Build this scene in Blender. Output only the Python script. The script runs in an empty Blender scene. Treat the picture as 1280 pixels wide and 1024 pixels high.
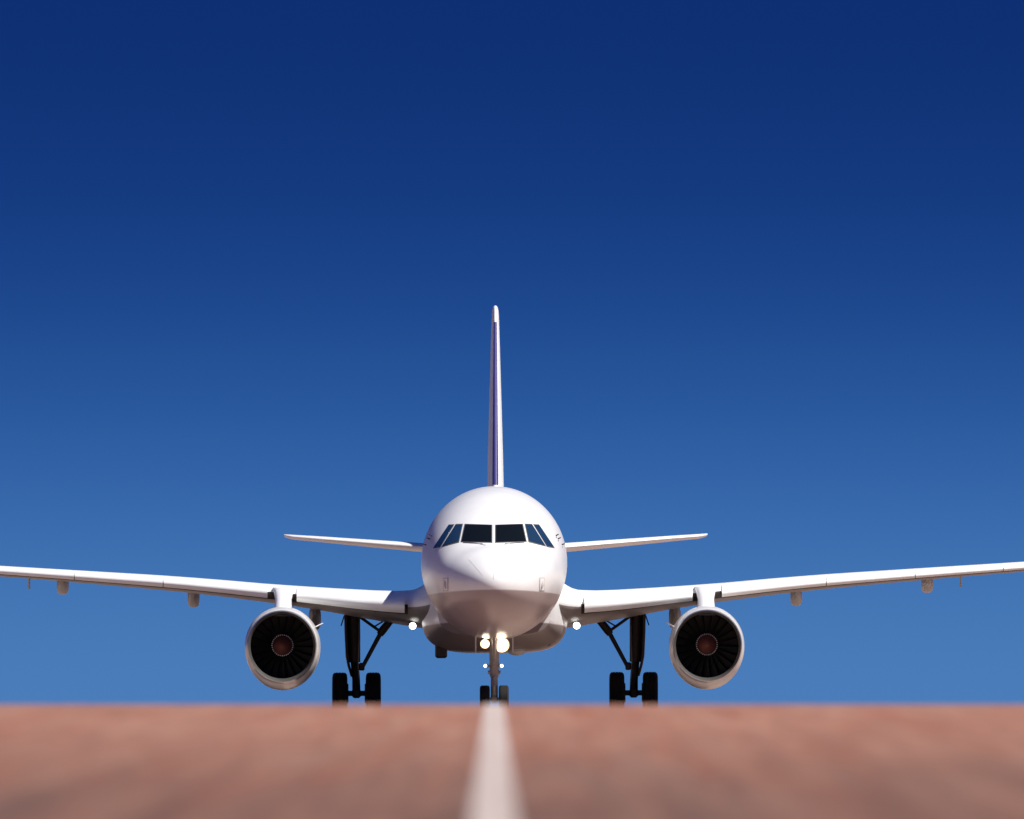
import bpy, math, random
from mathutils import Vector, Matrix

random.seed(7)
scene = bpy.context.scene
C = scene.collection
PI = math.pi

# ------------------------------------------------------------------ camera
# Metres. x right, y away from the camera, z up. The airliner's nose tip is at y = 0
# and its wheels stand on z = 0. The camera lies low on a taxi slope 330 m ahead of it.
D = 330.0                    # camera to nose
F = 15557.0                  # focal length in photograph pixels (1280 wide)
ZC = -0.084                  # camera height relative to the tarmac under the airliner
cam_d = bpy.data.cameras.new('camera')
cam = bpy.data.objects.new('camera', cam_d)
C.objects.link(cam)
scene.camera = cam
cam.location = (0.0, -D, ZC)
cam.rotation_euler = (PI / 2 + (896 - 512) / F, 0, -(640 - 617.5) / F)
cam_d.sensor_width = 36
cam_d.lens = F / 1280 * 36
cam_d.clip_start = 0.5
cam_d.clip_end = 60000
cam_d.dof.use_dof = True
cam_d.dof.focus_distance = D + 5
cam_d.dof.aperture_fstop = 4.4

# ------------------------------------------------------------------ sky and sun
SKY_GRADE = ((0.109, 2.71), (0.187, 2.04), (0.460, 1.44))      # gain and contrast per channel
SUN_DIR = Vector((0.52, -0.30, 0.80)).normalized()     # towards the sun
SUN_EL = math.asin(SUN_DIR.z)
SUN_AZ = math.atan2(SUN_DIR.x, SUN_DIR.y)              # from +y, clockwise

world = bpy.data.worlds.new('World')
scene.world = world
world.use_nodes = True
nt = world.node_tree
nt.nodes.clear()
W = nt.nodes.new
L = nt.links.new

def wmath(op, a, b=None, clamp=False):
    n = W('ShaderNodeMath'); n.operation = op; n.use_clamp = clamp
    for i, v in enumerate((a, b)):
        if v is None:
            continue
        if isinstance(v, (int, float)):
            n.inputs[i].default_value = v
        else:
            L(v, n.inputs[i])
    return n.outputs[0]

tc = W('ShaderNodeTexCoord')
sep = W('ShaderNodeSeparateXYZ'); L(tc.outputs['Generated'], sep.inputs[0])
el = wmath('ARCSINE', wmath('MAXIMUM', sep.outputs['Z'], 0.0))
# very clear, dry air: pale blue close to the horizon, deepening fast to an even dark blue above;
# the same all round the compass
rel = wmath('DIVIDE', el, 0.0575)
lift = wmath('MULTIPLY', wmath('POWER', wmath('MINIMUM', rel, 1.0), 2.0), math.radians(38))
elev = wmath('ADD', lift, math.radians(12))
va = W('ShaderNodeCombineXYZ'); L(wmath('COSINE', elev), va.inputs[1]); L(wmath('SINE', elev), va.inputs[2])
sky = W('ShaderNodeTexSky')
sky.sky_type = 'NISHITA'
sky.sun_disc = False
sky.sun_elevation = SUN_EL
sky.sun_rotation = SUN_AZ
sky.altitude = 600
sky.air_density = 1.0
sky.dust_density = 0.35
sky.ozone_density = 3.0
L(va.outputs[0], sky.inputs['Vector'])
rgb = W('ShaderNodeSeparateColor'); L(sky.outputs[0], rgb.inputs[0])
cmb = W('ShaderNodeCombineColor')
for i, (gain, pw) in enumerate(SKY_GRADE):
    L(wmath('MULTIPLY', wmath('POWER', rgb.outputs[i], pw), gain), cmb.inputs[i])
bg = W('ShaderNodeBackground'); bg.inputs['Strength'].default_value = 0.0765
L(cmb.outputs[0], bg.inputs['Color'])
wo = W('ShaderNodeOutputWorld'); L(bg.outputs[0], wo.inputs[0])

sun_d = bpy.data.lights.new('sun', 'SUN')
sun_d.energy = 5.0
sun_d.angle = math.radians(0.53)
sun_d.color = (1.0, 0.955, 0.89)
sun = bpy.data.objects.new('sun', sun_d)
C.objects.link(sun)
sun.rotation_euler = SUN_DIR.to_track_quat('Z', 'Y').to_euler()
sun.location = (60, -40, 90)

scene.render.engine = 'CYCLES'
scene.view_settings.view_transform = 'Standard'
scene.view_settings.look = 'None'
scene.view_settings.gamma = 1.0
scene.view_settings.use_curve_mapping = False
scene.view_settings.exposure = 0.36

# ------------------------------------------------------------------ pixel helpers
def scl(y):
    return F / (D + y)

def X(px, y):                       # photograph column (from the airliner's centre line) to metres
    return px / scl(y)

def Zr(row, y):                     # photograph row to height at depth y
    return (896 - row) / scl(y) + ZC

# ------------------------------------------------------------------ materials
def mat(name, base, rough=0.5, metal=0.0, spec=0.5, coat=0.0, vary=0.0, vscale=3.0, stretch=(1, 1, 1), bump=0.0, bscale=40):
    m = bpy.data.materials.new(name)
    m.use_nodes = True
    t = m.node_tree
    b = t.nodes['Principled BSDF']
    b.inputs['Base Color'].default_value = (*base, 1)
    b.inputs['Roughness'].default_value = rough
    b.inputs['Metallic'].default_value = metal
    b.inputs['Specular IOR Level'].default_value = spec
    b.inputs['Coat Weight'].default_value = coat
    b.inputs['Coat Roughness'].default_value = 0.12
    if vary or bump:
        c = t.nodes.new('ShaderNodeTexCoord')
        mp = t.nodes.new('ShaderNodeMapping')
        mp.inputs['Scale'].default_value = stretch
        t.links.new(c.outputs['Object'], mp.inputs[0])
    if vary:
        n = t.nodes.new('ShaderNodeTexNoise')
        n.inputs['Scale'].default_value = vscale
        n.inputs['Detail'].default_value = 6
        n.inputs['Roughness'].default_value = 0.6
        t.links.new(mp.outputs[0], n.inputs['Vector'])
        r = t.nodes.new('ShaderNodeMapRange')
        r.inputs['From Min'].default_value = 0.3
        r.inputs['From Max'].default_value = 0.7
        r.inputs['To Min'].default_value = 1 - vary
        r.inputs['To Max'].default_value = 1.0
        t.links.new(n.outputs['Fac'], r.inputs['Value'])
        mx = t.nodes.new('ShaderNodeMix'); mx.data_type = 'RGBA'; mx.blend_type = 'MULTIPLY'
        mx.inputs[0].default_value = 1
        mx.inputs[6].default_value = (*base, 1)
        t.links.new(r.outputs[0], mx.inputs[7])
        t.links.new(mx.outputs[2], b.inputs['Base Color'])
    if bump:
        n2 = t.nodes.new('ShaderNodeTexNoise')
        n2.inputs['Scale'].default_value = bscale
        n2.inputs['Detail'].default_value = 4
        t.links.new(mp.outputs[0], n2.inputs['Vector'])
        bp = t.nodes.new('ShaderNodeBump'); bp.inputs['Strength'].default_value = bump
        bp.inputs['Distance'].default_value = 0.02
        t.links.new(n2.outputs['Fac'], bp.inputs['Height'])
        t.links.new(bp.outputs[0], b.inputs['Normal'])
    return m

def emit(name, col, strength):
    m = bpy.data.materials.new(name)
    m.use_nodes = True
    t = m.node_tree
    b = t.nodes['Principled BSDF']
    b.inputs['Base Color'].default_value = (0.8, 0.8, 0.8, 1)
    b.inputs['Emission Color'].default_value = (*col, 1)
    b.inputs['Emission Strength'].default_value = strength
    return m

M = {}
M['white'] = mat('white_paint', (0.86, 0.86, 0.86), 0.36, coat=0.3, vary=0.05, vscale=1.2, stretch=(1, .4, 1))
M['white_wing'] = mat('white_wing_paint', (0.85, 0.85, 0.84), 0.42, coat=0.15, vary=0.08, vscale=2.0, stretch=(.5, 1, 2))
M['cowl'] = mat('engine_cowl_paint', (0.66, 0.65, 0.64), 0.34, coat=0.4, vary=0.12, vscale=2.5)
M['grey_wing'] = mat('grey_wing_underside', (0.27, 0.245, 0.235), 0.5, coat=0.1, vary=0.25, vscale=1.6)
M['grey'] = mat('grey_paint', (0.50, 0.49, 0.47), 0.45, vary=0.15, vscale=5)
M['alu'] = mat('bare_aluminium', (0.62, 0.61, 0.60), 0.30, metal=0.9, vary=0.12, vscale=6)
M['dark'] = mat('duct_lining_painted_shade', (0.012, 0.012, 0.012), 0.85, spec=0.1)  # lining painted near-black in place of the shade inside the inlet
M['blade'] = mat('titanium_blade', (0.022, 0.021, 0.017), 0.6, metal=0.2)
M['spin'] = mat('spinner_paint', (0.15, 0.050, 0.037), 0.8, spec=0.15, vary=0.15, vscale=6)
M['gear'] = mat('oily_gear_steel', (0.050, 0.038, 0.034), 0.55, metal=0.2, vary=0.4, vscale=9)
M['noseg'] = mat('nose_gear_paint', (0.42, 0.38, 0.33), 0.5, vary=0.35, vscale=10)
M['tyre'] = mat('tyre_rubber', (0.022, 0.020, 0.020), 0.85, spec=0.25, vary=0.3, vscale=14, bump=0.3, bscale=60)
M['rim'] = mat('wheel_rim_metal', (0.28, 0.27, 0.26), 0.45, metal=0.6, vary=0.3, vscale=12)
M['glass'] = mat('cockpit_glass', (0.005, 0.007, 0.007), 0.08, spec=0.4)
M['gasket'] = mat('window_gasket', (0.10, 0.10, 0.105), 0.6)
M['navy'] = mat('violet_blue_paint', (0.045, 0.040, 0.19), 0.35, coat=0.3, vary=0.15, vscale=2)
M['seam'] = mat('panel_sealant', (0.52, 0.50, 0.49), 0.7)
M['cove'] = mat('slat_cove_painted_shade', (0.045, 0.038, 0.036), 0.7, spec=0.2, vary=0.3, vscale=5)  # bare metal darkened to carry the shade of the slat gap
M['side_glass'] = mat('sky_painted_side_glass', (0.013, 0.036, 0.078), 0.06, spec=0.8)  # blue base colour stands in for sky mirrored in the side panes
M['lamp_rim'] = emit('lamp_halo_rim', (1.0, 0.62, 0.28), 1.6)  # warm glow that imitates the halo round a lamp
M['lamp_hot'] = emit('landing_lamp_lens', (1.0, 0.86, 0.64), 14)
M['lamp_white'] = emit('white_lamp_lens', (1.0, 0.97, 0.92), 3)

def two_tone(name, low, high, z_line, rough=0.34, coat=0.7):
    m = mat(name, (0.80, 0.80, 0.80), rough, coat=coat)
    m.node_tree.nodes['Principled BSDF'].inputs['Coat Roughness'].default_value = 0.28
    t = m.node_tree
    b = t.nodes['Principled BSDF']
    N = t.nodes.new
    c = N('ShaderNodeTexCoord')
    sp = N('ShaderNodeSeparateXYZ'); t.links.new(c.outputs['Object'], sp.inputs[0])
    sq = N('ShaderNodeMath'); sq.operation = 'MULTIPLY'
    t.links.new(sp.outputs['X'], sq.inputs[0]); t.links.new(sp.outputs['X'], sq.inputs[1])
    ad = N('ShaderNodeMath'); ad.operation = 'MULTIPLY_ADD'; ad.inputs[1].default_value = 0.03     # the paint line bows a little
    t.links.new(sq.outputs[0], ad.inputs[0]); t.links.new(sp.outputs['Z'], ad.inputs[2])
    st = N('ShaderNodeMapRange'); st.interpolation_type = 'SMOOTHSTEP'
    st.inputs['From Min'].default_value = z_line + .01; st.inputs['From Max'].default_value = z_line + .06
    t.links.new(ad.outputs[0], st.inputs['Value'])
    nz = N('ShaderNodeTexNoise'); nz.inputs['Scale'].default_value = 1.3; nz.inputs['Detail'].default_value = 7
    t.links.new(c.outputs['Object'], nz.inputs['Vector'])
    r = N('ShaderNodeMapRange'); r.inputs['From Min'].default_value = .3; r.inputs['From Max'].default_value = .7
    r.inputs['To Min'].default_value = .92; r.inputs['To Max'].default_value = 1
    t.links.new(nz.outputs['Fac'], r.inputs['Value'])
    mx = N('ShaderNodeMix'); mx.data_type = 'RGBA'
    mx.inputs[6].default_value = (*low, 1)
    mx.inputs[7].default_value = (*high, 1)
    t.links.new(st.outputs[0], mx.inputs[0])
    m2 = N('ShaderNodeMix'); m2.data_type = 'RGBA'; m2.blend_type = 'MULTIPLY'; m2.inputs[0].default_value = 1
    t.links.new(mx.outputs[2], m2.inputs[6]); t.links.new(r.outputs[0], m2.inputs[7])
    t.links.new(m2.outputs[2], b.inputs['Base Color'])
    return m

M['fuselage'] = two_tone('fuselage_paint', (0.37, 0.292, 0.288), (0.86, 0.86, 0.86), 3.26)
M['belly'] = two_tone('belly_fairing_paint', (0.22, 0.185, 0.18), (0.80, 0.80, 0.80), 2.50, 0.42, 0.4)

# ------------------------------------------------------------------ mesh helpers
def link(name, verts, faces, material, parent=None, smooth=True, angle=40):
    me = bpy.data.meshes.new(name)
    me.from_pydata([tuple(v) for v in verts], [], faces)
    me.validate()
    mats = material if isinstance(material, (list, tuple)) else [material]
    for m in mats:
        me.materials.append(M[m])
    if smooth:
        me.polygons.foreach_set('use_smooth', [True] * len(me.polygons))
        me.update()
        me.set_sharp_from_angle(angle=math.radians(angle))
    me.update()
    o = bpy.data.objects.new(name, me)
    C.objects.link(o)
    if parent:
        o.parent = parent
    return o

def fix_normals(o):
    import bmesh
    bm = bmesh.new(); bm.from_mesh(o.data)
    bmesh.ops.recalc_face_normals(bm, faces=bm.faces)
    bm.to_mesh(o.data); bm.free()
    return o

class MB:
    def __init__(self):
        self.v = []; self.f = []
    def rings(self, rings, closed=True, cap0=True, cap1=True, loop=False):
        n = len(rings[0]); b = len(self.v)
        for r in rings:
            self.v += [tuple(p) for p in r]
        m = len(rings)
        for i in range(m if loop else m - 1):
            i2 = (i + 1) % m
            for j in range(n if closed else n - 1):
                k = (j + 1) % n
                self.f.append((b + i * n + j, b + i * n + k, b + i2 * n + k, b + i2 * n + j))
        if cap0: self.f.append(tuple(b + j for j in range(n))[::-1])
        if cap1: self.f.append(tuple(b + (m - 1) * n + j for j in range(n)))
        return self
    def tube(self, pts, rad, n=14):
        rings = []
        pts = [Vector(p) for p in pts]
        for i, p in enumerate(pts):
            d = (pts[min(i + 1, len(pts) - 1)] - pts[max(i - 1, 0)]).normalized()
            a = d.cross(Vector((0, 1, 0)))
            if a.length < 1e-3: a = d.cross(Vector((1, 0, 0)))
            a.normalize(); c = d.cross(a)
            r = rad[i] if isinstance(rad, (list, tuple)) else rad
            rings.append([p + (a * math.cos(2 * PI * k / n) + c * math.sin(2 * PI * k / n)) * r for k in range(n)])
        return self.rings(rings)
    def lathe(self, centre, axis, prof, n=32, loop=False):
        """prof: list of (distance along axis, radius)"""
        c = Vector(centre); ax = Vector(axis).normalized()
        a = ax.cross(Vector((0, 0, 1)))
        if a.length < 1e-3: a = ax.cross(Vector((1, 0, 0)))
        a.normalize(); b = ax.cross(a)
        rings = [[c + ax * t + (a * math.cos(2 * PI * k / n) + b * math.sin(2 * PI * k / n)) * max(r, 1e-4) for k in range(n)] for t, r in prof]
        return self.rings(rings, cap0=not loop, cap1=not loop, loop=loop)
    def box(self, c, s, rot=None, ch=0.0):
        c = Vector(c); x, y, z = (q / 2 for q in s); k = min(ch, x * .9, y * .9, z * .9)
        R = rot or Matrix.Identity(3)
        ring = lambda zz, ins: [c + R @ Vector((sx * (x - ins - (k if flip else 0)), sy * (y - ins - (0 if flip else k)), zz))
                                for sx, sy, flip in ((1, -1, 0), (1, 1, 0), (1, 1, 1), (-1, 1, 1), (-1, 1, 0), (-1, -1, 0), (-1, -1, 1), (1, -1, 1))]
        if k > 0:
            return self.rings([ring(-z, k), ring(-z + k, 0), ring(z - k, 0), ring(z, k)])
        pts = [[c + R @ Vector((sx * x, sy * y, zz)) for sx, sy in ((-1, -1), (1, -1), (1, 1), (-1, 1))] for zz in (-z, z)]
        return self.rings(pts)
    def build(self, name, material, parent=None, smooth=True, angle=40):
        return fix_normals(link(name, self.v, self.f, material, parent, smooth, angle))

def pchip(xs, ys):
    n = len(xs)
    h = [xs[i + 1] - xs[i] for i in range(n - 1)]
    d = [(ys[i + 1] - ys[i]) / h[i] for i in range(n - 1)]
    m = [d[0]] + [0 if d[i - 1] * d[i] <= 0 else 2 * d[i - 1] * d[i] / (d[i - 1] + d[i]) for i in range(1, n - 1)] + [d[-1]]
    def f(x):
        x = min(max(x, xs[0]), xs[-1])
        i = 0
        while i < n - 2 and x > xs[i + 1]: i += 1
        t = (x - xs[i]) / h[i]
        return ((1 + 2 * t) * (1 - t) ** 2 * ys[i] + t * (1 - t) ** 2 * h[i] * m[i]
                + t * t * (3 - 2 * t) * ys[i + 1] + t * t * (t - 1) * h[i] * m[i + 1])
    return f

# ------------------------------------------------------------------ ground, runway, line
CREST = -D + 80.0
SLOPE = (896 - 772) / F
def gz(y):
    """the tarmac: level under the airliner, falling gently towards the camera past a crest"""
    r = 6.0
    t = CREST - y
    if t <= -r: return 0.0
    if t >= r:
        if t > 170: return -SLOPE * 170
        return -SLOPE * t
    return -SLOPE * (t + r) ** 2 / (4 * r)

YS = [-4000, -1500, -800] + [-500 + 10 * i for i in range(20)] + [CREST - 12 + i for i in range(25)] + [-230, -200, -150, -100, -50, 0, 50, 100, 200, 400, 900, 2000, 5000, 12000]
YS = sorted(set(YS))

def strip(name, xs, dz, m):
    v = []; f = []
    for y in YS:
        for x in xs: v.append((x, y, gz(y) + dz))
    n = len(xs)
    for i in range(len(YS) - 1):
        for j in range(n - 1):
            f.append((i * n + j, i * n + j + 1, (i + 1) * n + j + 1, (i + 1) * n + j))
    o = link(name, v, f, m)
    o['kind'] = 'structure'
    return o

def runway_mat(name, A, B, Cc, line=False):
    m = bpy.data.materials.new(name); m.use_nodes = True
    t = m.node_tree; b = t.nodes['Principled BSDF']; N = t.nodes.new; K = t.links.new
    b.inputs['Roughness'].default_value = 0.95
    b.inputs['Specular IOR Level'].default_value = 0.12
    c = N('ShaderNodeTexCoord')
    def noise(sx, sy, scale, det=5, rough=.6, lo=.35, hi=.65):
        mp = N('ShaderNodeMapping'); mp.inputs['Scale'].default_value = (sx, sy, 1)
        K(c.outputs['Object'], mp.inputs[0])
        n = N('ShaderNodeTexNoise'); n.inputs['Scale'].default_value = scale
        n.inputs['Detail'].default_value = det; n.inputs['Roughness'].default_value = rough
        K(mp.outputs[0], n.inputs['Vector'])
        r = N('ShaderNodeMapRange'); r.inputs['From Min'].default_value = lo; r.inputs['From Max'].default_value = hi
        K(n.outputs['Fac'], r.inputs['Value'])
        return r.outputs[0]
    def mix(f, a, bb, mode='MIX'):
        x = N('ShaderNodeMix'); x.data_type = 'RGBA'; x.blend_type = mode
        for s, v in ((0, f), (6, a), (7, bb)):
            if isinstance(v, (int, float)): x.inputs[s].default_value = v
            elif isinstance(v, tuple): x.inputs[s].default_value = (*v, 1)
            else: K(v, x.inputs[s])
        return x.outputs[2]
    patches = noise(1.0, .022, 4.5, 6, .62, .36, .64)
    streak = noise(1.0, .012, 13.0, 4, .6)
    grain = noise(1, 1, 60, 3)
    col = mix(patches, A, B)
    sm = N('ShaderNodeMath'); sm.operation = 'MULTIPLY'; sm.inputs[1].default_value = .6
    K(streak, sm.inputs[0])
    col = mix(sm.outputs[0], col, Cc)
    # lighting falloff painted in: darker towards the camera, fading unevenly near the crest
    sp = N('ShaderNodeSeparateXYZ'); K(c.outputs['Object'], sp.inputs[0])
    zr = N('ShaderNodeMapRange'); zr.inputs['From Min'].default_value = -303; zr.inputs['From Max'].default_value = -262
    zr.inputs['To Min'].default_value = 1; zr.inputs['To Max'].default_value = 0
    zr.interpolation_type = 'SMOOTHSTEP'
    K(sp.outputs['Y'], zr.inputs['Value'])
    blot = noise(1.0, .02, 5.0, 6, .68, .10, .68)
    dim = N('ShaderNodeMath'); dim.operation = 'MULTIPLY'; K(zr.outputs[0], dim.inputs[0]); K(blot, dim.inputs[1])
    dim2 = N('ShaderNodeMath'); dim2.operation = 'MULTIPLY'; dim2.inputs[1].default_value = .2 if line else .95; K(dim.outputs[0], dim2.inputs[0])
    col = mix(dim2.outputs[0], col, (0.080, 0.050, 0.046))
    # unseen past the crest: paler surface added to bounce light onto the airliner
    if not line:
        sl = N('ShaderNodeMath'); sl.operation = 'GREATER_THAN'; sl.inputs[1].default_value = -120.0
        K(sp.outputs['Y'], sl.inputs[0])
        col = mix(sl.outputs[0], col, mix(patches, (0.31, 0.22, 0.185), (0.37, 0.27, 0.228)))
    gr = N('ShaderNodeMapRange'); gr.inputs['To Min'].default_value = .8; gr.inputs['To Max'].default_value = 1.12
    K(grain, gr.inputs['Value'])
    col = mix(1.0, col, gr.outputs[0], 'MULTIPLY')
    K(col, b.inputs['Base Color'])
    bp = N('ShaderNodeBump'); bp.inputs['Strength'].default_value = .4; bp.inputs['Distance'].default_value = .01
    K(grain, bp.inputs['Height']); K(bp.outputs[0], b.inputs['Normal'])
    return m

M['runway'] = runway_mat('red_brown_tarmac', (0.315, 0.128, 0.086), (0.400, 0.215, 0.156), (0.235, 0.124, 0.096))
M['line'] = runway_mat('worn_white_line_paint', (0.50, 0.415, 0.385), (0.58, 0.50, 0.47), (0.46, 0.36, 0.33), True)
M['soil'] = mat('dry_red_soil', (0.34, 0.24, 0.175), 0.95, spec=0.1, vary=0.3, vscale=.05)

g = strip('ground', [-9000, -2000, -300, -40, 40, 300, 2000, 9000], -0.03, 'soil')
g['label'] = 'dry reddish ground either side of the runway'
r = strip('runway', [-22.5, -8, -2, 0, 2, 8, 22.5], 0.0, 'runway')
r['label'] = 'red brown runway surface with a low crest'
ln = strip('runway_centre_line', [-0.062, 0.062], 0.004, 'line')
ln['label'] = 'worn white painted line down the middle of the runway'

# ------------------------------------------------------------------ the airliner
plane = bpy.data.objects.new('airliner', None)
C.objects.link(plane)
plane['label'] = 'white twin-engine passenger jet facing forward with landing lights on'
plane['category'] = 'airliner'
plane.rotation_euler = (0, -0.002, -0.0018)      # sits a hair off level and off axis, as in the photograph
plane.location.z = -0.008

# ---- fuselage
U = lambda ys: [math.sqrt(y) for y in ys]
y_t = [0, .05, .15, .35, .7, 1.1, 1.55, 2.3, 2.9, 3.6, 4.5, 5.5, 6.8, 24, 30, 34, 37.5]
z_t = [3.47, 3.68, 3.83, 4.01, 4.22, 4.40, 4.55, 5.07, 5.40, 5.70, 5.96, 6.11, 6.16, 6.16, 6.08, 5.86, 5.45]
y_b = [0, .05, .15, .35, .7, 1.2, 2, 3, 4, 5, 24, 28, 32, 35, 37.5]
z_b = [3.47, 3.27, 3.11, 2.93, 2.73, 2.53, 2.31, 2.14, 2.05, 2.02, 2.02, 2.75, 3.85, 4.65, 5.05]
y_w = [0, .05, .15, .35, .7, 1.2, 1.8, 2.5, 3.3, 4.2, 5.2, 6.3, 24, 28, 32, 35, 37.5]
w_w = [0.0, .25, .43, .65, .92, 1.20, 1.45, 1.66, 1.82, 1.92, 1.965, 1.975, 1.975, 1.75, 1.20, .65, .18]
y_c = [0, .5, 1.5, 3, 5, 6.5, 24, 30, 37.5]
z_c = [3.47, 3.52, 3.66, 3.88, 4.06, 4.09, 4.09, 4.6, 5.25]
ft, fb = pchip(U(y_t), z_t), pchip(U(y_b), z_b)
fw, fc = pchip(U(y_w), w_w), pchip(U(y_c), z_c)

def fus(y):
    u = math.sqrt(max(y, 0))
    return fw(u), fc(u), ft(u), fb(u)

def fus_point(y, th):
    w, c, t, b = fus(y)
    s = math.sin(th)
    return Vector((w * math.cos(th), y, c + (t - c) * s if s >= 0 else c + (c - b) * s))

def inside(x, y, z):
    w, c, t, b = fus(y)
    h = (t - c) if z >= c else (c - b)
    return (x / max(w, 1e-5)) ** 2 + ((z - c) / max(h, 1e-5)) ** 2 - 1

def fus_y(x, z):
    lo, hi = 1e-4, 8.0
    for _ in range(50):
        mid = (lo + hi) / 2
        if inside(x, mid, z) > 0: lo = mid
        else: hi = mid
    return hi

def fus_n(x, y, z):
    e = 0.01
    n = Vector((inside(x + e, y, z) - inside(x - e, y, z), inside(x, y + e, z) - inside(x, max(y - e, 1e-4), z), inside(x, y, z + e) - inside(x, y, z - e)))
    return n.normalized()

us = [0.035 + i * (2.65 - 0.035) / 70 for i in range(71)]
ylist = [u * u for u in us] + [8, 10, 14, 18, 22, 24] + [24 + .75 * i for i in range(1, 19)]
NS = 112
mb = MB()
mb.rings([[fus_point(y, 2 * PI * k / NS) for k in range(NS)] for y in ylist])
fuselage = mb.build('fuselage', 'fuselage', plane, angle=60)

# cockpit panes: corner outlines (pixels from the centre line, row), laid on the nose surface
PANES = [
    [(2.8, 656.6), (35.3, 655.4), (40.0, 677.0), (2.8, 678.3)],
    [(39.4, 655.5), (47.6, 655.8), (64.2, 682.2), (43.9, 676.9)],
    [(50.0, 655.9), (56.8, 656.2), (75.0, 683.8), (66.0, 682.4)],
]
def patch(corners, sgn, off, grow=0.0, n=10, thick=0.02):
    q = [Vector((X(p[0], 2.4) * sgn, Zr(p[1], 2.4))) for p in corners]
    ctr = sum(q, Vector((0, 0))) / 4
    q = [p + (p - ctr).normalized() * grow for p in q]
    out = []; inn = []
    for i in range(n + 1):
        for j in range(n + 1):
            a, b = j / n, i / n
            p = (q[0] * (1 - a) + q[1] * a) * (1 - b) + (q[3] * (1 - a) + q[2] * a) * b
            y = fus_y(p.x, p.y)
            nn = fus_n(p.x, y, p.y)
            P = Vector((p.x, y, p.y))
            out.append(P + nn * off); inn.append(P - nn * thick)
    N1 = n + 1
    f = [(i * N1 + j, i * N1 + j + 1, (i + 1) * N1 + j + 1, (i + 1) * N1 + j) for i in range(n) for j in range(n)]
    edge = [j for j in range(N1)] + [i * N1 + n for i in range(1, N1)] + [n * N1 + j for j in range(n - 1, -1, -1)] + [i * N1 for i in range(n - 1, 0, -1)]
    o = len(out)
    f += [(edge[k], edge[(k + 1) % len(edge)], o + edge[(k + 1) % len(edge)], o + edge[k]) for k in range(len(edge))]
    return out + inn, f

for sgn in (1, -1):
    for ip, cs in enumerate(PANES):
        v, f = patch(cs, sgn, 0.008, 0.030)
        fix_normals(link('window_gasket', v, f, 'gasket', fuselage))
        v, f = patch(cs, sgn, 0.016)
        fix_normals(link('cockpit_window', v, f, 'glass' if ip == 0 else 'side_glass', fuselage))

def on_nose(px, row):
    x, z = X(px, 1.5), Zr(row, 1.5)
    y = fus_y(x, z)
    return Vector((x, y, z)), fus_n(x, y, z)

def nose_strip(name, a, b, r, m, n=12):
    pts = []
    for i in range(n + 1):
        t = i / n
        p, nn = on_nose(a[0] + (b[0] - a[0]) * t, a[1] + (b[1] - a[1]) * t)
        pts.append(p + nn * r * .5)
    MB().tube(pts, r, 8).build(name, m, fuselage)

# lightning strips on the radome
nose_strip('lightning_strip', (-31, 699), (-14, 719), .004, 'white')
nose_strip('lightning_strip', (0.5, 708), (0.3, 724), .007, 'white')
# wipers parked along the foot of the front panes
for sgn in (-1, 1):
    nose_strip('wiper', (sgn * 38, 677.6), (sgn * 14, 679.6), .012, 'gasket')
    nose_strip('wiper', (sgn * 10, 681.5), (sgn * 24, 678.2), .010, 'grey')
# sensor plates low on either side of the nose, with a probe on each
for sgn in (-1, 1):
    def quad(x0, x1, r0, r1, off, name, m, par):
        n = 4; v = []
        for i in range(n + 1):
            for j in range(n + 1):
                p, nn = on_nose(sgn * (x0 + (x1 - x0) * j / n), r0 + (r1 - r0) * i / n)
                v.append(p + nn * off)
        o_ = len(v); v += [p - Vector((0, 0, 0)) + Vector((0, .03, 0)) for p in v]
        f = [(i * 5 + j, i * 5 + j + 1, i * 5 + j + 6, i * 5 + j + 5) for i in range(4) for j in range(4)]
        return fix_normals(link(name, v, f, m, par))
    pl = quad(56.8, 63.4, 722.0, 738.5, .008, 'sensor_plate', 'seam', fuselage)
    pl2 = quad(57.5, 62.7, 722.9, 737.6, .012, 'sensor_plate', 'white', fuselage)
    p, nn = on_nose(sgn * 60.1, 730)
    b_ = MB(); b_.lathe(p + nn * .0, nn, [(-.02, .055), (.02, .055), (.04, .03), (.045, .001)], 16)
    ov = b_.build('sensor_probe', 'seam', fuselage)
    for v in ov.data.vertices: v.co.z = p.z + (v.co.z - p.z) * 2.2
    # pitot probes on the cheek
    for (px, row) in ((78, 668), (80.5, 672), (85.5, 679)):
        p, nn = on_nose(sgn * px, row)
        MB().tube([p, p + nn * .07, p + nn * .08 + Vector((0, -.12, 0))], [.018, .016, .012], 8).build('pitot_probe', 'gear', fuselage)

# ---- belly fairing
def bel(y):
    k = min(1, max(0, (y - 9.2) / 3.6)); k = k * k * (3 - 2 * k)
    e = min(1, max(0, (25.5 - y) / 4.0)); e = e * e * (3 - 2 * e)
    k = min(k, e)
    return 1.55 + .47 * k, 3.05, 2.15 - .43 * k          # half width, centre height, bottom
def bel_ring(y, n=64):
    w, c, b = bel(y); out = []
    for k in range(n):
        th = 2 * PI * k / n; co, si = math.cos(th), math.sin(th)
        e = 2 / 4.0
        x = w * math.copysign(abs(co) ** e, co)
        z = c + (c - b if si < 0 else .55) * math.copysign(abs(si) ** e, si)
        out.append((x, y, z))
    return out
bys = [9.2 + .2 * i for i in range(20)] + [13.5 + i for i in range(9)] + [22 + .25 * i for i in range(15)]
belly = MB().rings([bel_ring(y) for y in bys]).build('belly_fairing', 'belly', plane, angle=50)
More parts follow.
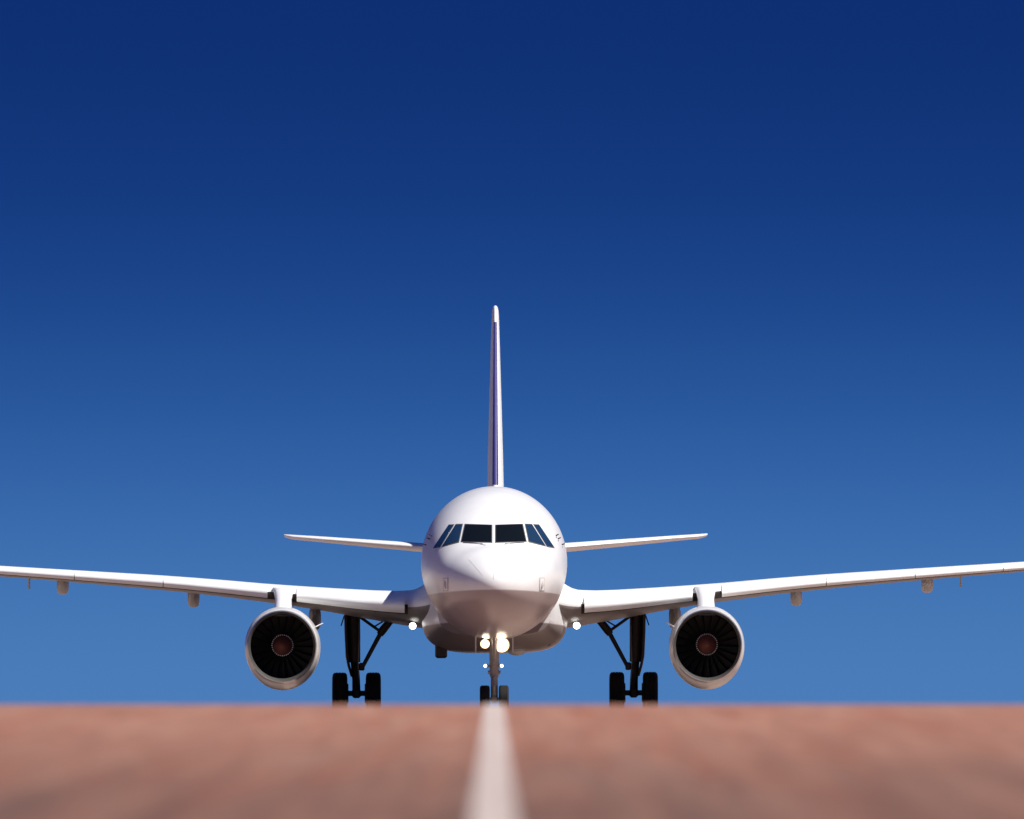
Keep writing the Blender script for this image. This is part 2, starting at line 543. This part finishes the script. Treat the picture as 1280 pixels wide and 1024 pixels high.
# ram air intake scoop, beacon and drain under the belly
MB().box((X(-67, 12.5), 12.9, 1.76), (.33, .7, .44), None, .05).build('air_intake', 'gear', belly)
MB().lathe((X(27.5, 11.5), 12.2, 1.74), (0, 0, -1), [(-.05, .26), (.02, .26), (.09, .2), (.13, .08), (.135, 0)], 24).build('beacon_housing', 'grey', belly)
MB().lathe((X(67, 12), 12.05, 1.96), (0, -1, 0), [(-.35, .085), (.02, .085), (.03, .07), (-.05, .06)], 20).build('drain_outlet', 'dark', belly)

# ---- wing sections
def naca(t, m=.018, p=.42, n=26):
    xs = [.5 * (1 - math.cos(PI * i / n)) for i in range(n + 1)]
    th = lambda x: 5 * t * (.2969 * math.sqrt(x) - .126 * x - .3516 * x * x + .2843 * x ** 3 - .1036 * x ** 4)
    cm = lambda x: m / p ** 2 * (2 * p * x - x * x) if x < p else m / (1 - p) ** 2 * (1 - 2 * p + 2 * p * x - x * x)
    upper = [(x, cm(x) + th(x)) for x in xs]
    lower = [(x, cm(x) - th(x)) for x in xs]
    return upper, lower, xs

# station: x, leading edge y, chord, incidence (deg), silhouette top z, silhouette bottom z
def LE(x): return 11.75 + max(0, x - 2.0) * 0.505
WS = [
    (1.30, 10.6, 9.0, 4.5, 3.95, 2.30), (1.75, 10.85, 8.6, 4.5, 3.72, 2.36), (2.02, 11.2, 8.0, 4.5, 3.52, 2.40), (2.30, 11.70, 7.3, 4.4, 3.42, 2.45),
    (2.8, None, 6.75, 4.2, 3.405, 2.53), (3.8, None, 5.95, 3.7, 3.45, 2.70), (4.9, None, 5.05, 3.2, 3.52, 2.90), (6.4, None, 3.95, 2.4, 3.63, 3.12),
    (7.6, None, 3.60, 2.0, 3.74, 3.28), (9.2, None, 3.20, 1.8, 3.87, 3.46), (11.0, None, 2.80, 1.6, 3.99, 3.63), (12.9, None, 2.38, 1.4, 4.115, 3.80),
    (14.9, None, 1.95, 1.2, 4.245, 3.965), (16.6, None, 1.60, 1.0, 4.36, 4.12), (16.95, None, 1.35, 1.0, 4.37, 4.17)]
WS = [(a, LE(a) if b is None else b, c, d, e, f) for a, b, c, d, e, f in WS]
_wx = [w[0] for w in WS]
_wf = [pchip(_wx, [w[i] for w in WS]) for i in range(1, 6)]

def wing_curves(x):
    """upper and lower curves as lists of (y, z), from leading to trailing edge"""
    ley, ch, inc, zt, zb = (f(x) for f in _wf)
    a = math.radians(inc)
    t = .12
    def make(t):
        u, l, xs = naca(t)
        rot = lambda p: (p[0] * math.cos(a) + p[1] * math.sin(a), -p[0] * math.sin(a) + p[1] * math.cos(a))
        return [rot(p) for p in u], [rot(p) for p in l]
    want = (zt - zb) / ch
    lo, hi = .03, .25
    for _ in range(25):
        t = (lo + hi) / 2
        u, l = make(t)
        hgt = max(p[1] for p in u) - min(p[1] for p in l)
        if hgt > want: hi = t
        else: lo = t
    top = max(p[1] for p in u)
    g_ = lambda p: (ley + p[0] * ch, zt + (p[1] - top) * ch)
    return [g_(p) for p in u], [g_(p) for p in l]

def curve_at(x, frac, lower=True):
    u, l = wing_curves(x)
    c = l if lower else u
    y = c[0][0] + (c[-1][0] - c[0][0]) * frac
    for i in range(len(c) - 1):
        if c[i][0] <= y <= c[i + 1][0]:
            t = (y - c[i][0]) / (c[i + 1][0] - c[i][0])
            return y, c[i][1] + (c[i + 1][1] - c[i][1]) * t
    return y, c[-1][1]

def dup(o, parent, name=None):
    c = o.copy(); C.objects.link(c); c.parent = parent
    return c

def make_wing(sgn):
    xs = sorted(set(_wx + [1.5, 1.9, 2.15, 2.38, 2.46, 2.5, 3.3, 4.4, 5.5, 5.8, 8.4, 10, 12, 14]))
    mb = MB()
    rings = []
    for x in xs:
        u, l = wing_curves(x)
        rings.append([(sgn * x, p[0], p[1]) for p in u] + [(sgn * x, p[0], p[1]) for p in l[-2:0:-1]])
    mb.rings(rings)
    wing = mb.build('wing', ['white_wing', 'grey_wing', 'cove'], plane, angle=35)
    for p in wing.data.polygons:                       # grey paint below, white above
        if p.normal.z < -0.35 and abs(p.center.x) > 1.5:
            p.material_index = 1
        xa = abs(p.center.x)                           # bare leading edge behind the slats, their cavity shade painted in
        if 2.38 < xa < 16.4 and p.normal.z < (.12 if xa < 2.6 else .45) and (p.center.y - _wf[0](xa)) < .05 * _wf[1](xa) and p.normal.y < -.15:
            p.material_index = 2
    # slats: a nose shell set a little ahead of and below the fixed leading edge
    def slat(x0, x1, fwd, drop):
        rr = []
        n = max(3, int((x1 - x0) / .5))
        for i in range(n + 1):
            x = x0 + (x1 - x0) * i / n
            u, l = wing_curves(x)
            ch = u[-1][0] - u[0][0]
            k = min(1.0, ch / 5.0)
            up_ = [p for p in u if p[0] - u[0][0] < .17 * ch]
            lo_ = [p for p in l if p[0] - l[0][0] < .05 * ch]
            outer = up_[::-1] + lo_[1:]
            out = [(p[0] - fwd * k, p[1] - drop * k + .012) for p in outer]
            a, b = Vector(out[0]), Vector(out[-1])
            inn = []
            for q in range(1, 7):
                t = q / 7
                pnt = b * (1 - t) + a * t
                inn.append((pnt.x - .06 * ch * math.sin(PI * t) * .6, pnt.y))
            rr.append([(sgn * x, p[0], p[1]) for p in out + inn])
        MB().rings(rr).build('slat', 'white_wing', wing, angle=50)
    slat(2.47, 5.46, .26, .045)
    for a, b in ((6.28, 9.19), (9.21, 11.7), (11.72, 14.2), (14.22, 16.3)):
        slat(a, b, .16, .03)
    # flap track fairings: slim canoes hung under the trailing half
    for xf, wdt, hang in ((5.02, .34, .60), (8.42, .33, .42), (12.12, .33, .40)):
        ch = _wf[1](xf)
        y0, z0 = curve_at(xf, .50)
        y1, z1 = curve_at(xf, .98)
        rr = []
        n = 18
        length = y1 - y0 + .75
        zmin = min(p[1] for p in wing_curves(xf)[1])
        for i in range(n + 1):
            t = i / n
            y = y0 + length * t
            yy, zz = curve_at(xf, min(.98, .50 + .48 * (y - y0) / (y1 - y0)))
            s = max(.02, math.sin(PI * min(1, t * 1.15 + .04)) ** .55) if t < .5 else max(.02, math.cos(PI / 2 * (t - .5) / .5) ** .7)
            w = wdt / 2 * s
            bot = zmin - (hang - .04) * s
            top = zz + .05 if y < y1 else zz + .02
            ring = []
            for k in range(20):
                th = 2 * PI * k / 20
                e = .62
                cx, sx = math.cos(th), math.sin(th)
                xx = w * math.copysign(abs(cx) ** e, cx)
                if sx >= 0: z = (top + bot) / 2 + (top - (top + bot) / 2) * abs(sx) ** e
                else: z = (top + bot) / 2 - ((top + bot) / 2 - bot) * abs(sx) ** .75
                ring.append((sgn * xf + xx, y, z))
            rr.append(ring)
        MB().rings(rr).build('flap_track_fairing', 'grey', wing, angle=50)
    # thin mast under the outer panel
    y0, z0 = curve_at(13.05, .55)
    rr = []
    for t in (0, .5, 1):
        z = z0 + .06 - .36 * t; c_ = .34 - .12 * t
        rr.append([(sgn * 13.05 + dx, y0 + dy * c_ + .12 * t, z) for dx, dy in ((0, -.5), (.03, -.1), (.022, .3), (0, .5), (-.022, .3), (-.03, -.1))])
    MB().rings(rr).build('vent_mast', 'grey', wing)
    # wing tip fence
    ty, tz = curve_at(16.9, 0.0)
    rr = []
    for dz, yy, c_ in ((-.85, 1.25, .55), (-.4, .75, 1.05), (0, .25, 1.6), (.45, .85, 1.05), (.95, 1.5, .5)):
        rr.append([(sgn * 16.97 + dx, ty + yy + dy * c_, tz + dz) for dx, dy in ((0, 0), (.035, .25), (.03, .6), (0, 1), (-.03, .6), (-.035, .25))])
    MB().rings(rr).build('wing_tip_fence', 'white_wing', wing)
    # landing lamp at the wing root, let down from the lower skin
    yl = 13.2
    cx = sgn * X(102.5, yl); cz = Zr(782.0, yl)
    lh = MB().lathe((cx, yl, cz), (0, -1, 0), [(-.16, .04), (-.10, .09), (0, .115), (.02, .115), (.02, .10), (.0, .10)], 24)
    lh.box((cx, yl + .07, cz + .16), (.08, .1, .22))
    lh.build('landing_lamp_housing', 'gear', wing)
    MB().lathe((cx, yl, cz), (0, -1, 0), [(.005, .099), (.02, .099), (.035, .075), (.045, .04), (.047, 0)], 24).build('landing_lamp', 'lamp_white', wing)
    return wing

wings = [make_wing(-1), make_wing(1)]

# ---- engines
EY = 10.6
EX = X(266.0, EY)
EZ = Zr(807.0, EY)
def ering(cx, y, rx, rt, rb, n=64, cz=EZ):
    out = []
    for k in range(n):
        th = 2 * PI * k / n
        s = math.sin(th)
        out.append((cx + rx * math.cos(th), y, cz + (rt if s >= 0 else rb) * s))
    return out

def make_engine(sgn):
    cx = sgn * EX
    outer = [(10.73, .955, .985, 1.02), (10.83, .985, 1.02, 1.08), (11.0, 1.01, 1.055, 1.14), (11.4, 1.03, 1.09, 1.19), (11.9, 1.035, 1.10, 1.205), (12.8, 1.03, 1.09, 1.19), (13.6, .98, 1.02, 1.08), (14.4, .88, .90, .93), (14.75, .82, .83, .85)]
    inner_b = [(14.75, .80, .81, .83), (14.3, .80, .81, .83)]
    eng = MB().rings([ering(cx, *o) for o in outer + inner_b], cap0=False, cap1=True).build('engine', 'cowl', plane, angle=50)
    lip = [(10.95, .858, .878, .885), (10.83, .868, .888, .90), (10.72, .885, .905, .925), (10.64, .905, .93, .95), (10.60, .925, .952, .975), (10.62, .940, .967, .998), (10.66, .950, .977, 1.01), (10.73, .9555, .9855, 1.0205)]
    MB().rings([ering(cx, *o) for o in lip], cap0=False, cap1=False).build('inlet_lip', 'alu', eng, angle=60)
    duct = [(10.95, .8585, .8785, .8855), (11.15, .862, .872, .872), (11.5, .872, .872, .872), (11.75, .875, .875, .875)]
    MB().rings([ering(cx, *o) for o in duct], cap0=False, cap1=False).build('inlet_duct', 'dark', eng)
    MB().lathe((cx, 11.78, EZ), (0, 1, 0), [(0, .874), (.05, .874)], 48).build('stator_plate', 'dark', eng)
    # spinner with its ring of fasteners
    sp = MB().lathe((cx, 11.6, EZ + .03), (0, -1, 0), [(-.15, .275), (0, .272), (.03, .268), (.12, .235), (.24, .165), (.34, .09), (.38, .04), (.39, 0)], 40).build('spinner', 'spin', eng)
    fm = None
    nb = 32
    for k in range(nb):
        a = 2 * PI * k / nb
        if fm is None:
            o = MB().box((0, 0, 0), (.028, .02, .028), None, .004).build('spinner_bolt', 'white', eng); fm = o
        else:
            o = dup(fm, eng)
        o.location = (cx + .285 * math.cos(a), 11.585, EZ + .03 + .285 * math.sin(a))
        o.rotation_euler = (0, -a, 0)
    # fan blades: swept and twisted, one object each
    bm_ = None
    nb = 22
    for k in range(nb):
        a = 2 * PI * k / nb
        if bm_ is None:
            v = []; f = []
            n = 6
            for i in range(n + 1):
                t = i / n
                r_ = .25 + .605 * t
                tw = math.radians(28 + 34 * t)
                half = .085 + .02 * t
                for q in (-1, 0, 1):
                    v.append((q * half * math.sin(tw) + .012 * math.sin(PI * t), q * half * math.cos(tw), r_))
            for i in range(n):
                for j in range(2):
                    f.append((i * 3 + j, i * 3 + j + 1, i * 3 + j + 4, i * 3 + j + 3))
            nv = len(v); v += [(p[0] + .008, p[1], p[2]) for p in v]
            f += [tuple(reversed([q + nv for q in ff])) for ff in f]
            o = link('fan_blade', v, f, 'blade', eng); bm_ = o
        else:
            o = dup(bm_, eng)
        o.location = (cx, 11.66, EZ)
        o.rotation_euler = (0, a, 0)
    # hot section
    MB().lathe((cx, 14.2, EZ), (0, 1, 0), [(0, .62), (.5, .60), (1.2, .46), (1.35, .43), (1.35, .40), (1.1, .40)], 40).build('core_nozzle', 'alu', eng)
    MB().lathe((cx, 15.2, EZ), (0, 1, 0), [(0, .28), (.4, .22), (.8, .08), (.95, 0)], 28).build('exhaust_plug', 'gear', eng)
    # strake on the inboard shoulder
    ang = math.radians(29)
    rx0, rx1 = 1.0, 1.23
    ux, uz = -sgn * math.cos(ang), math.sin(ang)
    rr = []
    for y, h0, h1 in ((11.3, 0, .02), (11.7, 0, .17), (12.2, 0, .22), (12.5, 0, .20)):
        base = Vector((cx + ux * 1.0, y, EZ + uz * 1.06)); nrm = Vector((ux, 0, uz)); tan = Vector((-uz, 0, ux))
        rr.append([base - tan * .014, base + nrm * (h1 + .05) - tan * .01, base + nrm * (h1 + .05) + tan * .01, base + tan * .014])
    MB().rings(rr).build('strake', 'white', eng)
    # pylon: lens-shaped plan, flaring into the wing
    rr = []
    pz = [2.70, 2.85, 3.0, 3.15, 3.3, 3.42, 3.50]
    for z in pz:
        t = (z - 2.70) / .80
        y0 = 11.3 + 1.95 * t ** 1.15; y1 = 16.6
        w = (.215 + .06 * (1 - t) ** 3 + .09 * max(0, t - .55) ** 1.2 / .38)
        ring = []
        for k in range(28):
            s = k / 14 if k <= 14 else (28 - k) / 14
            side = 1 if k <= 14 else -1
            prof = min(1, (s * 5.0) ** .5 if s < .2 else 1) * (1 if s < .6 else max(0.02, math.cos(PI / 2 * (s - .6) / .4)))
            ring.append((cx + side * w * prof, y0 + (y1 - y0) * s ** 1.4, z))
        rr.append(ring)
    MB().rings(rr).build('pylon', 'white', eng, angle=50)
    return eng

engines = [make_engine(-1), make_engine(1)]

# ---- tailplanes
def make_stab(sgn):
    st = [(.35, 30.75, 4.2, 5.11 - .12, .36), (1.2, 31.3, 3.75, 5.17 - .245, .31), (2.13, 31.9, 3.3, 4.99, .26), (3.6, 32.9, 2.55, 5.10, .22), (5.2, 33.95, 1.85, 5.22, .165), (5.95, 34.45, 1.5, 5.27, .14), (6.15, 34.75, 1.1, 5.285, .10), (6.21, 35.0, .7, 5.29, .05)]
    rr = []
    for x, ly, ch, top, th in st:
        u, l, _ = naca(th / ch, m=0.0)
        zc = top - th / 2
        rr.append([(sgn * x, ly + p[0] * ch, zc + p[1] * ch) for p in u] + [(sgn * x, ly + p[0] * ch, zc + p[1] * ch) for p in l[-2:0:-1]])
    return MB().rings(rr).build('horizontal_stabilizer', 'white_wing', plane, angle=35)
for s in (-1, 1): make_stab(s)

def fin_ring(z, ly, ch, th, lo=0.0, hi=1.0, off=0.0):
    u, l, xs = naca(th / ch, m=0.0, n=40)
    pu = [p for p in u if lo <= p[0] <= hi]; pl_ = [p for p in l if lo <= p[0] <= hi]
    return pu, pl_
FIN = [(5.7, 28.2, 6.9, .50), (6.2, 28.75, 6.55, .49), (7.5, 29.85, 5.6, .44), (9.0, 31.1, 4.5, .36), (10.5, 32.35, 3.35, .275), (11.5, 33.2, 2.55, .22), (11.8, 33.5, 2.2, .19), (11.92, 33.75, 1.8, .13), (11.96, 34.1, 1.3, .05)]
rr = []
for z, ly, ch, th in FIN:
    pu, pl_ = fin_ring(z, ly, ch, th)
    rr.append([(p[1] * ch, ly + p[0] * ch, z) for p in pu] + [(p[1] * ch, ly + p[0] * ch, z) for p in pl_[-2:0:-1]])
fin = MB().rings(rr).build('tail_fin', 'white_wing', plane, angle=35)
# painted leading edge, a thin shell over the fin's nose
def lin(zs, vs):
    def f(z):
        for i in range(len(zs) - 1):
            if z <= zs[i + 1]:
                t = (z - zs[i]) / (zs[i + 1] - zs[i])
                return vs[i] + (vs[i + 1] - vs[i]) * t
        return vs[-1]
    return f
_ff = [lin([f[0] for f in FIN[:7]], [f[i] for f in FIN[:7]]) for i in range(1, 4)]
rr = []
for i in range(16):
    z = 6.62 + (11.45 - 6.62) * i / 15
    ly, ch, th = (f(z) for f in _ff)
    pu, pl_ = fin_ring(z, ly, ch, th, 0, .02)
    sc_ = 1.0
    outer = [(p[1] * ch, p[0] * ch) for p in pu[::-1]] + [(p[1] * ch, p[0] * ch) for p in pl_[1:]]
    rr.append([(x + .008 * (1 if x > 1e-6 else (-1 if x < -1e-6 else 0)), ly + y - .008, z) for x, y in outer])
MB().rings(rr).build('leading_edge', 'navy', fin, angle=50)

# ---- landing gear
def tyre_mesh():
    R, w = .585, .205
    prof = [(-w * .62, R * .50), (-w * .92, R * .62), (-w, R * .78), (-w * .93, R * .91), (-w * .72, R * .985)]
    for gx in (-.42, 0, .42):
        pass
    tread = []
    for gx in (-.55, -.2, .2, .55):
        tread += [(w * gx - .012, R), (w * gx - .008, R - .014), (w * gx + .008, R - .014), (w * gx + .012, R)]
    prof += tread + [(-p[0], p[1]) for p in reversed(prof)]
    return prof

def add_wheel(parent, cx, cy, R, w, side):
    k = R / .585; kw = w / .205
    prof = [(p[0] * kw, p[1] * k) for p in tyre_mesh()]
    MB().lathe((cx, cy, R), (1, 0, 0), prof, 48, loop=True).build('tyre', 'tyre', parent, angle=30)
    MB().lathe((cx, cy, R), (1, 0, 0), [(-w * .66, R * .1), (-w * .66, R * .44), (-w * .8, R * .50), (-w * .55, R * .53), (w * .55, R * .53), (w * .8, R * .50), (w * .66, R * .44), (w * .66, R * .1)], 32).build('wheel_rim', 'rim', parent)

def make_main_gear(sgn):
    y = 17.6
    gx = 3.87
    P = lambda x, z, dy=0: (sgn * x, y + dy, z)
    leg = MB()
    leg.tube([P(3.97, 3.05), P(3.95, 2.3), P(3.92, 1.45)], [.20, .19, .16], 20)
    leg.tube([P(3.92, 1.47), P(3.88, .95), P(3.87, .50)], [.115, .11, .12], 18)
    leg.box(P(3.87, .58), (.24, .3, .26), None, .05)
    gear = leg.build('main_gear', 'gear', plane)
    MB().tube([P(3.30, .585), P(4.44, .585)], .075, 14).build('axle', 'gear', gear)
    for wx in (3.40, 4.335):
        add_wheel(gear, sgn * wx, y, .585, .21, 1)
        MB().lathe((sgn * (wx + (.16 if wx < 3.8 else -.16)), y, .585), (1, 0, 0), [(-.08, .24), (-.08, .27), (.08, .27), (.08, .24)], 24).build('brake', 'gear', gear)
    # folding side stay and lock links
    MB().tube([P(3.70, 1.32), P(3.19, 2.27)], [.055, .065], 12).build('side_stay', 'gear', gear)
    MB().tube([P(3.22, 2.22), P(3.14, 2.34), P(2.82, 2.74)], [.095, .115, .10], 12).build('side_stay', 'gear', gear)
    MB().box(P(3.72, 1.33), (.16, .16, .22), None, .03).build('stay_bracket', 'gear', gear)
    MB().tube([P(3.20, 2.31), P(3.80, 2.74)], .042, 10).build('lock_link', 'gear', gear)
    MB().tube([P(3.38, 2.44), P(2.98, 2.68)], .022, 8).build('lock_spring', 'gear', gear)
    # torque links ahead of the leg
    MB().tube([P(3.90, 1.42, -.16), P(3.885, 1.08, -.42)], [.06, .04], 10).build('torque_link', 'gear', gear)
    MB().tube([P(3.87, .72, -.16), P(3.885, 1.08, -.42)], [.06, .04], 10).build('torque_link', 'gear', gear)
    # hydraulic line
    MB().tube([P(3.80, 2.8, -.2), P(3.80, 2.0, -.22), P(3.82, 1.5, -.2), P(3.80, .8, -.14)], .014, 8).build('brake_hose', 'rim', gear)
    # leg door on the outboard side
    rr = []
    for z, x, hw in ((2.95, 4.17, .50), (2.3, 4.16, .48), (1.62, 4.13, .42), (1.35, 4.08, .34), (1.05, 3.99, .22)):
        rr.append([P(x - .035, z, -hw), P(x + .03, z, -hw), P(x + .045, z, 0), P(x + .03, z, hw), P(x - .035, z, hw)])
    MB().rings(rr).build('gear_door', 'gear', gear)
    MB().tube([P(3.95, 2.0, -.05), P(4.12, 2.0, -.05)], .04, 8).build('door_link', 'gear', gear)
    # hinge plate sticking out at the top
    MB().box(P(4.25, 2.62), (.03, .3, .32), Matrix.Rotation(sgn * math.radians(-18), 3, 'Y'), .008).build('hinge_plate', 'gear', gear)
    return gear
for s in (-1, 1): make_main_gear(s)

def make_nose_gear():
    y = 5.07
    leg = MB()
    leg.tube([(0, y - .15, 2.35), (0, y, 1.25), (0, y, 1.0)], [.14, .125, .12], 18)
    leg.tube([(0, y, 1.02), (0, y, .40)], [.095, .095], 16)
    leg.box((0, y, .40), (.2, .2, .2), None, .04)
    gear = leg.build('nose_gear', 'noseg', plane)
    MB().tube([(-.33, y, .385), (.33, y, .385)], .05, 12).build('axle', 'noseg', gear)
    for s in (-1, 1):
        add_wheel(gear, s * .255, y, .385, .135, 1)
        # door panel hanging beside the leg
        rr = []
        for z, hw in ((2.12, .70), (1.85, .66), (1.66, .5)):
            rr.append([(s * .50 - .015, y + .2 - hw, z), (s * .50 + .015, y + .2 - hw, z), (s * .50 + .02, y + .2 + hw, z), (s * .50 - .01, y + .2 + hw, z)])
        MB().rings(rr).build('gear_door', 'grey', gear)
    MB().tube([(0, y - .13, 1.0), (0, y - .34, .75)], [.045, .03], 10).build('torque_link', 'noseg', gear)
    MB().tube([(0, y - .10, .50), (0, y - .34, .75)], [.045, .03], 10).build('torque_link', 'noseg', gear)
    MB().tube([(0, y - .05, 1.35), (0, y - 1.2, 2.35)], .05, 10).build('drag_stay', 'noseg', gear)
    MB().box((0, y - .03, 1.29), (.46, .06, .07), None, .015).build('lamp_bracket', 'noseg', gear)
    MB().box((-.02, y - .08, 1.87), (.62, .06, .09), None, .015).build('lamp_bracket', 'noseg', gear)
    MB().tube([(-.17, y - .02, 1.12), (.17, y - .02, 1.12)], .05, 10).build('steering_jack', 'noseg', gear)
    for px, row, rad, mm in ((-11.5, 804.5, .125, 'lamp_hot'), (9.5, 806, .20, 'lamp_hot'), (-11.2, 832, .045, 'lamp_white'), (9.4, 832, .045, 'lamp_white')):
        c = (X(px, y - .2), y - .14, Zr(row, y - .2))
        MB().lathe(c, (0, -1, 0), [(-.10, rad * .35), (-.06, rad * .8), (0, rad * 1.08), (.05, rad * 1.08), (.05, rad), (0, rad)], 28).build('lamp_housing', 'noseg', gear)
        core = .76 if rad > .1 else .99
        if core < .9:
            MB().lathe(c, (0, -1, 0), [(.004, rad * .99), (.022, rad * .99), (.024, rad * .75), (.004, rad * .75)], 28, loop=True).build('lamp_halo', 'lamp_rim', gear)  # ring added round the lens, its glow imitates the lamp's halo
        k = rad * core
        MB().lathe(c, (0, -1, 0), [(.004, k * .97), (.026, k * .97), (.03 + k * .06, k * .75), (.03 + k * .1, k * .4), (.03 + k * .12, 0)], 28).build('lamp', mm, gear)
    return gear
make_nose_gear()
